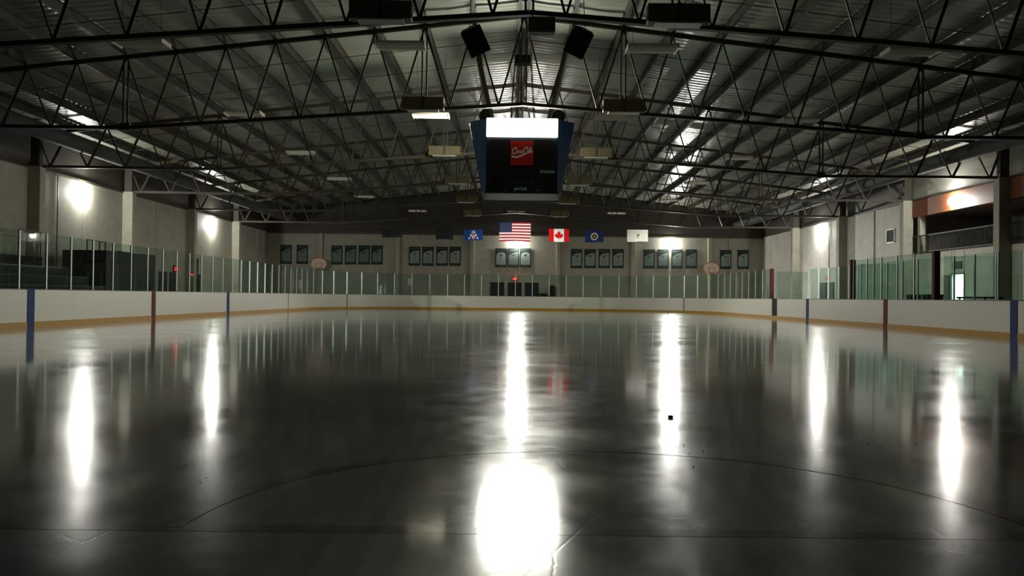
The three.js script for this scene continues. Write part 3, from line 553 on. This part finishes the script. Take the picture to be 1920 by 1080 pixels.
{
  const groups = [[[535.5, 566], 459.5, 'dark green pair at the left end of the far wall', 2], [[631, 656.5, 682, 706], 460.5, 'green set of four right of the left basketball hoop', 2], [[776.5, 801.5, 828, 852.5], 463, 'green set of four below the black flag', 1],
    [[938.5, 962, 984.5], 466, 'green set of three under the striped flag', 0], [[1080.5, 1106, 1132.5, 1158.5], 467.5, 'green set of four under the leaf and seal flags', 1], [[1216.5, 1243, 1269, 1296], 468, 'green set of four under the right far wall lamp', 2], [[1360.5, 1393], 469, 'dark green pair at the right end of the far wall', 1]];
  const names = { 2: ['left', 'right'], 3: ['left', 'middle', 'right'], 4: ['leftmost', 'second from left', 'third from left', 'rightmost'] };
  const d = -FAR - 0.05;
  groups.forEach(([xs, py, label, kind]) => xs.forEach((px, i) => {
    const x = (px - 958) * d / FPX + CAM_X, yT = CAM_Y + (556.7 + (px - 960) * 0.0114 - py) * d / FPX, w = 0.9, h = 1.51;
    const k = kind === 0 ? (i === 1 ? 2 : 0) : kind;
    const g = thing('banner', `${names[xs.length][i]} banner of the ${label}`, 'banner', [x, yT, FAR + 0.03], 0, 'banners on the far wall');
    objM('cloth', picture(w, h, 0.012, bannerTex[k], M.darkGreen, { roughness: 0.85 }), g, 0, -h / 2, 0.012); obj('rod', rod(V(-w / 2 - 0.02, 0, 0.012), V(w / 2 + 0.02, 0, 0.012), 0.014, 8), M.darkGreen, g);
  }));
}
// ---------------------------------------------------------------- basketball hoops on the far pilasters
for (const s of [-1, 1]) {
  const z = FAR + 0.62, g = thing('basketball_hoop', `fan shaped basketball backboard with orange outline on the ${s < 0 ? 'left' : 'right'} part of the far wall`, 'hoop', [s * 15.58, 2.98, z], 0, 'basketball hoops on the far wall');
  const fan = (k) => { const q = new THREE.Shape(); q.moveTo(-0.42 * k, 0.02); q.lineTo(0.42 * k, 0.02); q.lineTo(0.66 * k, 0.3); q.bezierCurveTo(0.66 * k, 0.72, 0.4 * k, 0.92 * k, 0, 0.92 * k); q.bezierCurveTo(-0.4 * k, 0.92 * k, -0.66 * k, 0.72, -0.66 * k, 0.3); q.closePath(); return q; };
  const ext = (q, dp, zz) => plain(new THREE.ExtrudeGeometry(q, { depth: dp, bevelEnabled: false, curveSegments: 10 }).translate(0, 0, zz));
  obj('backboard', ext(fan(1), 0.03, 0), M.backboard, g);
  const rim = fan(1); rim.holes.push(new THREE.Path(fan(0.93).getPoints(10))); obj('outline', ext(rim, 0.008, 0.03), M.orange, g);
  const sq = new THREE.Shape([[-0.26, 0.06], [0.26, 0.06], [0.26, 0.46], [-0.26, 0.46]].map(([x, y]) => new THREE.Vector2(x, y))); sq.holes.push(new THREE.Path([[-0.22, 0.1], [0.22, 0.1], [0.22, 0.42], [-0.22, 0.42]].map(([x, y]) => new THREE.Vector2(x, y)))); obj('target_square', ext(sq, 0.008, 0.03), M.orange, g);
  obj('ring', plain(new THREE.TorusGeometry(0.225, 0.012, 6, 24).rotateX(Math.PI / 2).translate(0, 0.07, 0.29)), M.orange, g);
  obj('arm', [...bar(V(-0.18, 0.3, -0.31), V(-0.18, 0.3, 0), [[0, 0, 0.05, 0.05]]), ...bar(V(0.18, 0.3, -0.31), V(0.18, 0.3, 0), [[0, 0, 0.05, 0.05]])], M.steel, g);
}
{ const c = obj('hanging_cord', rod(V(17.0, 2.9, FAR + 0.3), V(17.0, 6.0, FAR + 0.3), 0.02, 6), M.rope); tag(c, 'thin dark cord hanging before the banners right of the right basketball hoop', 'cord'); }

// ---------------------------------------------------------------- doors, exit signs and fittings on the walls
function door(parent, x, y0, w, h, z, leafMat) { const f = struct('door_frame', [box(w + 0.12, 0.06, 0.06, x, y0 + h + 0.03, z), box(0.06, h, 0.06, x - w / 2 - 0.03, y0 + h / 2, z), box(0.06, h, 0.06, x + w / 2 + 0.03, y0 + h / 2, z)], M.frame, parent); return f; }
let doorN = 0;
function blackDoor(pos, turn, w, h) {
  const g = new THREE.Group(); g.name = `door_${++doorN}`; g.position.set(...pos); g.rotation.y = turn; g.userData.kind = 'structure'; scene.add(g);
  obj('door_frame', [box(w + 0.1, 0.05, 0.05, 0, h + 0.025, 0.025), box(0.05, h, 0.05, -w / 2 - 0.025, h / 2, 0.025), box(0.05, h, 0.05, w / 2 + 0.025, h / 2, 0.025)], M.doorBlack, g);
  obj('leaf', box(w, h, 0.04, 0, h / 2, 0.022), M.doorBlack, g); const hd = obj('handle', rod(V(w * 0.3, 1.0, 0.08), V(w * 0.45, 1.0, 0.08), 0.015, 6), M.alu, g); return g;
}
for (const x of [-1.41, -0.02, 1.34]) blackDoor([x, 0, FAR], 0, 1.0, 2.06);
for (const z of [-46.9, -48.3, -50.95, -52.1].map((z) => z)) blackDoor([-HALF, 0, z], Math.PI / 2, 0.95, 2.1);
for (const z of [-53.95, -52.7]) blackDoor([HALF, 0, z], -Math.PI / 2, 0.95, 2.05);
// lit doorway in the right wall: the leaf stands open into a bright corridor
{
  const X = HALF, z = -37.72;
  const g = new THREE.Group(); g.name = `door_${++doorN}`; g.userData.kind = 'structure'; g.position.set(X, 0, z); scene.add(g);
  obj('corridor', [span(1.6, 1.7, 0, 2.4, -0.7, 0.7), span(0.02, 1.7, 0, 2.4, -0.6, -0.515), span(0.02, 1.7, 0, 2.4, 0.515, 0.6), span(0.32, 1.7, 2.4, 2.5, -0.72, 0.72)], M.corridor, g);
  obj('corridor_light', box(1.3, 0.03, 0.9, 0.85, 2.17, 0), glow(new THREE.Color(0.95, 1, 0.98), 6), g);
  const l = new THREE.RectAreaLight(new THREE.Color(0.95, 1, 0.98), 34, 1.25, 0.85); l.position.set(0.85, 2.15, 0); l.rotation.x = -Math.PI / 2; g.add(l);
  obj('door_frame', [span(-0.03, 0.02, 2.2, 2.26, -0.57, 0.57), span(-0.03, 0.02, 0, 2.21, -0.57, -0.51), span(-0.03, 0.02, 0, 2.21, 0.51, 0.57)], M.frame, g);
  const leaf = obj('leaf', box(0.04, 2.18, 0.46, -0.03, 1.1, -0.92), M.frame, g); obj('window', box(0.05, 0.9, 0.2, -0.03, 1.5, -0.92), M.black, leaf);
  const s = obj('door_plaque', box(0.03, 0.34, 0.75, HALF - 0.02, 2.62, -37.75), M.vent); tag(s, 'dark plaque above the brightly lit doorway', 'plaque');
}
// exit signs: red letters
const exitTex = canvasTex(128, 80, (c, w, h) => { c.fillStyle = '#000'; c.fillRect(0, 0, w, h); c.fillStyle = '#ff2a2a'; c.font = 'bold 62px sans-serif'; c.textAlign = 'center'; c.textBaseline = 'middle'; c.save(); c.translate(w / 2, h / 2 + 2); c.scale(0.84, 1.1); c.fillText('EXIT', 0, 0); c.restore(); });
function exitSign(pos, turn, k, label, w = 0.34) {
  const g = thing('exit_sign', label, 'exit sign', pos, turn, 'glowing red exit signs');
  obj('housing', box(w, w * 0.62, 0.07, 0, 0, 0.035), M.dark, g);
  const face = new THREE.MeshStandardMaterial({ color: 0x0a0202, emissive: new THREE.Color(1, 0.5, 0.5), emissiveMap: exitTex, emissiveIntensity: k, roughness: 0.5 });
  objM('sign_face', [new THREE.BoxGeometry(w * 0.94, w * 0.56, 0.012), [M.dark, M.dark, M.dark, M.dark, face, M.dark]], g, 0, 0, 0.076);
  const l = new THREE.PointLight(0xff2222, 0.12 * k / 8); l.position.set(0, 0, 0.14); l.castShadow = true; g.add(l);
}
exitSign([0.0, 2.4, FAR], 0, 30, 'red exit sign above the middle black door in the far wall', 0.42);
exitSign([-HALF, 2.36, -48.6], Math.PI / 2, 9, 'red exit sign over the black doors in the left wall', 0.6);
exitSign([HALF + 0.9, 4.9, -36.2], -Math.PI / 2, 14, 'red exit sign inside the dark balcony opening');
exitSign([HALF, 2.38, -53.2], -Math.PI / 2, 1.2, 'dim red exit sign above the black doors in the right wall');
{ // wall vent
  const g = thing('wall_vent', 'small square louvred vent high on the white right wall', 'vent', [HALF, 4.42, -44.4], -Math.PI / 2);
  obj('frame', [box(0.95, 0.06, 0.05, 0, 0.34, 0.02), box(0.95, 0.06, 0.05, 0, -0.34, 0.02), box(0.06, 0.74, 0.05, -0.46, 0, 0.02), box(0.06, 0.74, 0.05, 0.46, 0, 0.02)], M.rail, g); obj('back', box(0.86, 0.66, 0.01, 0, 0, 0.005), M.vent, g);
  for (let i = 0; i < 8; i++) { const q = obj('louvre', box(0.86, 0.075, 0.008), M.vent, g); q.position.set(0, -0.29 + i * 0.083, 0.025); q.rotation.x = 0.6; }
}
for (const [px, py, w, h, label] of [[768.5, 529, 0.3, 0.56, 'white notice on the far wall left of the black doors'], [563.5, 533, 0.28, 0.7, 'pale notice on the far wall near the left basketball hoop']]) {
  const d = -FAR; const o = obj('notice', box(w, h, 0.01, (px - 958) * d / FPX + CAM_X, CAM_Y + (556.7 + (px - 960) * 0.0114 - py) * d / FPX, FAR + 0.006), M.white); tag(o, label, 'notice');
}
{ const g = thing('cabinet', 'narrow dark cabinet against the far wall right of the doors', 'cabinet', [2.95, 0, FAR + 0.25]); obj('body', box(0.4, 1.9, 0.4, 0, 0.95, 0), M.darkGreen, g); obj('cabinet_door', box(0.36, 1.8, 0.02, 0, 0.95, 0.21), M.dark, g); }
{ const g = thing('storage_bin', 'low dark bin against the far wall right of the doors', 'bin', [2.25, 0, FAR + 0.4]); obj('body', box(0.6, 1.18, 0.5, 0, 0.59, 0), M.dark, g); obj('lid', rbox(0.66, 0.07, 0.56, 0.02, 0, 1.215, 0), M.dark, g); }
// equipment behind the right boards
for (const [z, x, w, label] of [[-33.6, 15.9, 0.55, 'dark bin behind the right boards, the one nearer the red stripe'], [-32.3, 16.0, 0.75, 'wide dark bin behind the right boards, beside the nearest red post']]) { const g = thing('waste_bin', label, 'bin', [x, 0, z]); obj('body', plain(new THREE.CylinderGeometry(w * 0.5, w * 0.42, 1.15, 18).translate(0, 0.575, 0)), M.dark, g); obj('lid', plain(new THREE.CylinderGeometry(w * 0.53, w * 0.53, 0.08, 18).translate(0, 1.19, 0)), M.black, g); }
{ const g = thing('equipment_table', 'dark table top showing just above the right boards beside the lit doorway', 'table', [17.3, 0, -31.4], Math.PI / 2); obj('tabletop', box(1.9, 0.07, 0.7, 0, 1.12, 0), M.dark, g); for (const x of [-0.85, 0.85]) for (const z of [-0.28, 0.28]) obj('leg', box(0.05, 1.1, 0.05, x, 0.54, z), M.rail2, g); }

// ---------------------------------------------------------------- bleachers and storage on the left, behind the glass
{
  const g = thing('bleachers', 'dark stepped bleachers behind the glass at the left edge', 'bleachers', [0, 0, 0]);
  const z0 = -17.5, z1 = -33.2;
  for (let i = 0; i < 5; i++) {
    const x = -15.0 - i * 0.72, y = 0.42 + i * 0.36;
    obj('seat_board', span(x, x - 0.3, y, y + 0.05, z0, z1), i === 4 ? M.rail2 : M.seat, g); obj('foot_board', span(x - 0.3, x - 0.72, y - 0.14, y - 0.1, z0, z1), M.seat, g); obj('riser', span(x - 0.02, x - 0.04, i ? y - 0.46 : 0, y, z0, z1), M.dark, g);
    for (let z = z0 - 0.3; z > z1; z -= 2.5) obj('support', box(0.06, Math.max(0.1, y), 0.06, x - 0.15, y / 2 - 0.01, z), M.dark, g);
  }
  obj('back_skirt', span(-18.95, -19.0, 0, 2.32, z0, z1), M.dark, g); for (let i = 0; i < 5; i++) obj('end_skirt', span(-15.02 - i * 0.72, -15.74 - i * 0.72, 0.0, 0.4 + i * 0.36, z1 - 0.02, z1 - 0.04), M.dark, g);
  const rail = (za, zb, yb, yt) => { const q = [span(-18.9, -18.94, yt - 0.045, yt, za, zb)]; for (let z = za; z >= zb - 0.01; z -= (za - zb) / 3) q.push(box(0.04, yt - yb, 0.04, -18.92, (yt + yb) / 2, z)); obj('guard_rail', q, M.rail2, g); };
  rail(-31.6, -33.0, 2.3, 3.32);
  const s = thing('storage_partition', 'dark panelled storage partition behind the glass between the left columns', 'partition', [-17.9, 0, 0]);
  for (let i = 0; i < 4; i++) obj('panel', span(-0.9, 0.9, 0, 2.68 + (i % 2) * 0.03, -34.4 - i * 1.2, -35.58 - i * 1.2), i % 2 ? M.dark : M.darkGreen, s);
  obj('guard_rail', [span(-0.02, 0.02, 3.1, 3.14, -34.6, -36.2), ...[0, 1, 2, 3].map((i) => box(0.04, 0.44, 0.04, 0, 2.91, -34.62 - i * 0.52))], M.rail2, s);
}
{ const w = thing('wall_window', 'small dark window above the black doors in the left wall', 'window', [-HALF, 2.66, -51.6], Math.PI / 2); obj('frame', box(1.1, 0.9, 0.05, 0, 0, 0.02), M.frame, w); obj('pane', box(0.98, 0.78, 0.02, 0, 0, 0.045), M.black, w); }

// ---------------------------------------------------------------- bits on the ice
{ const o = obj('debris', plain(new THREE.IcosahedronGeometry(0.02, 1).scale(1.3, 0.5, 0.8).translate(0.97, 0.008, -6.7)), M.debris); tag(o, 'tiny dark lump lying on the ice in the long bright reflection', 'debris'); }
{
  const R = rng(9), g = [];
  for (let i = 0; i < 150; i++) { const a = [[1.1, -5.0, 0.5], [2.3, -5.6, 0.25], [-1.9, -4.4, 0.3], [1.6, -10, 1.2], [-3, -9, 1.0], [3.3, -5.2, 0.4]][i % 6], r = 0.002 + 0.005 * R() * R(); g.push(plain(new THREE.TetrahedronGeometry(r).rotateX(R() * 6).translate(a[0] + (R() - 0.5) * 2 * a[2], r * 0.4, a[1] + (R() - 0.5) * 2 * a[2]))); }
  const o = obj('ice_shavings', g, M.snow); tag(o, 'scattered white shavings lying on the near ice', 'ice shavings'); o.userData.kind = 'stuff';
}
scene.traverse((o) => { if (o.isMesh) o.castShadow = o.receiveShadow = true; });
renderer.render(scene, camera);
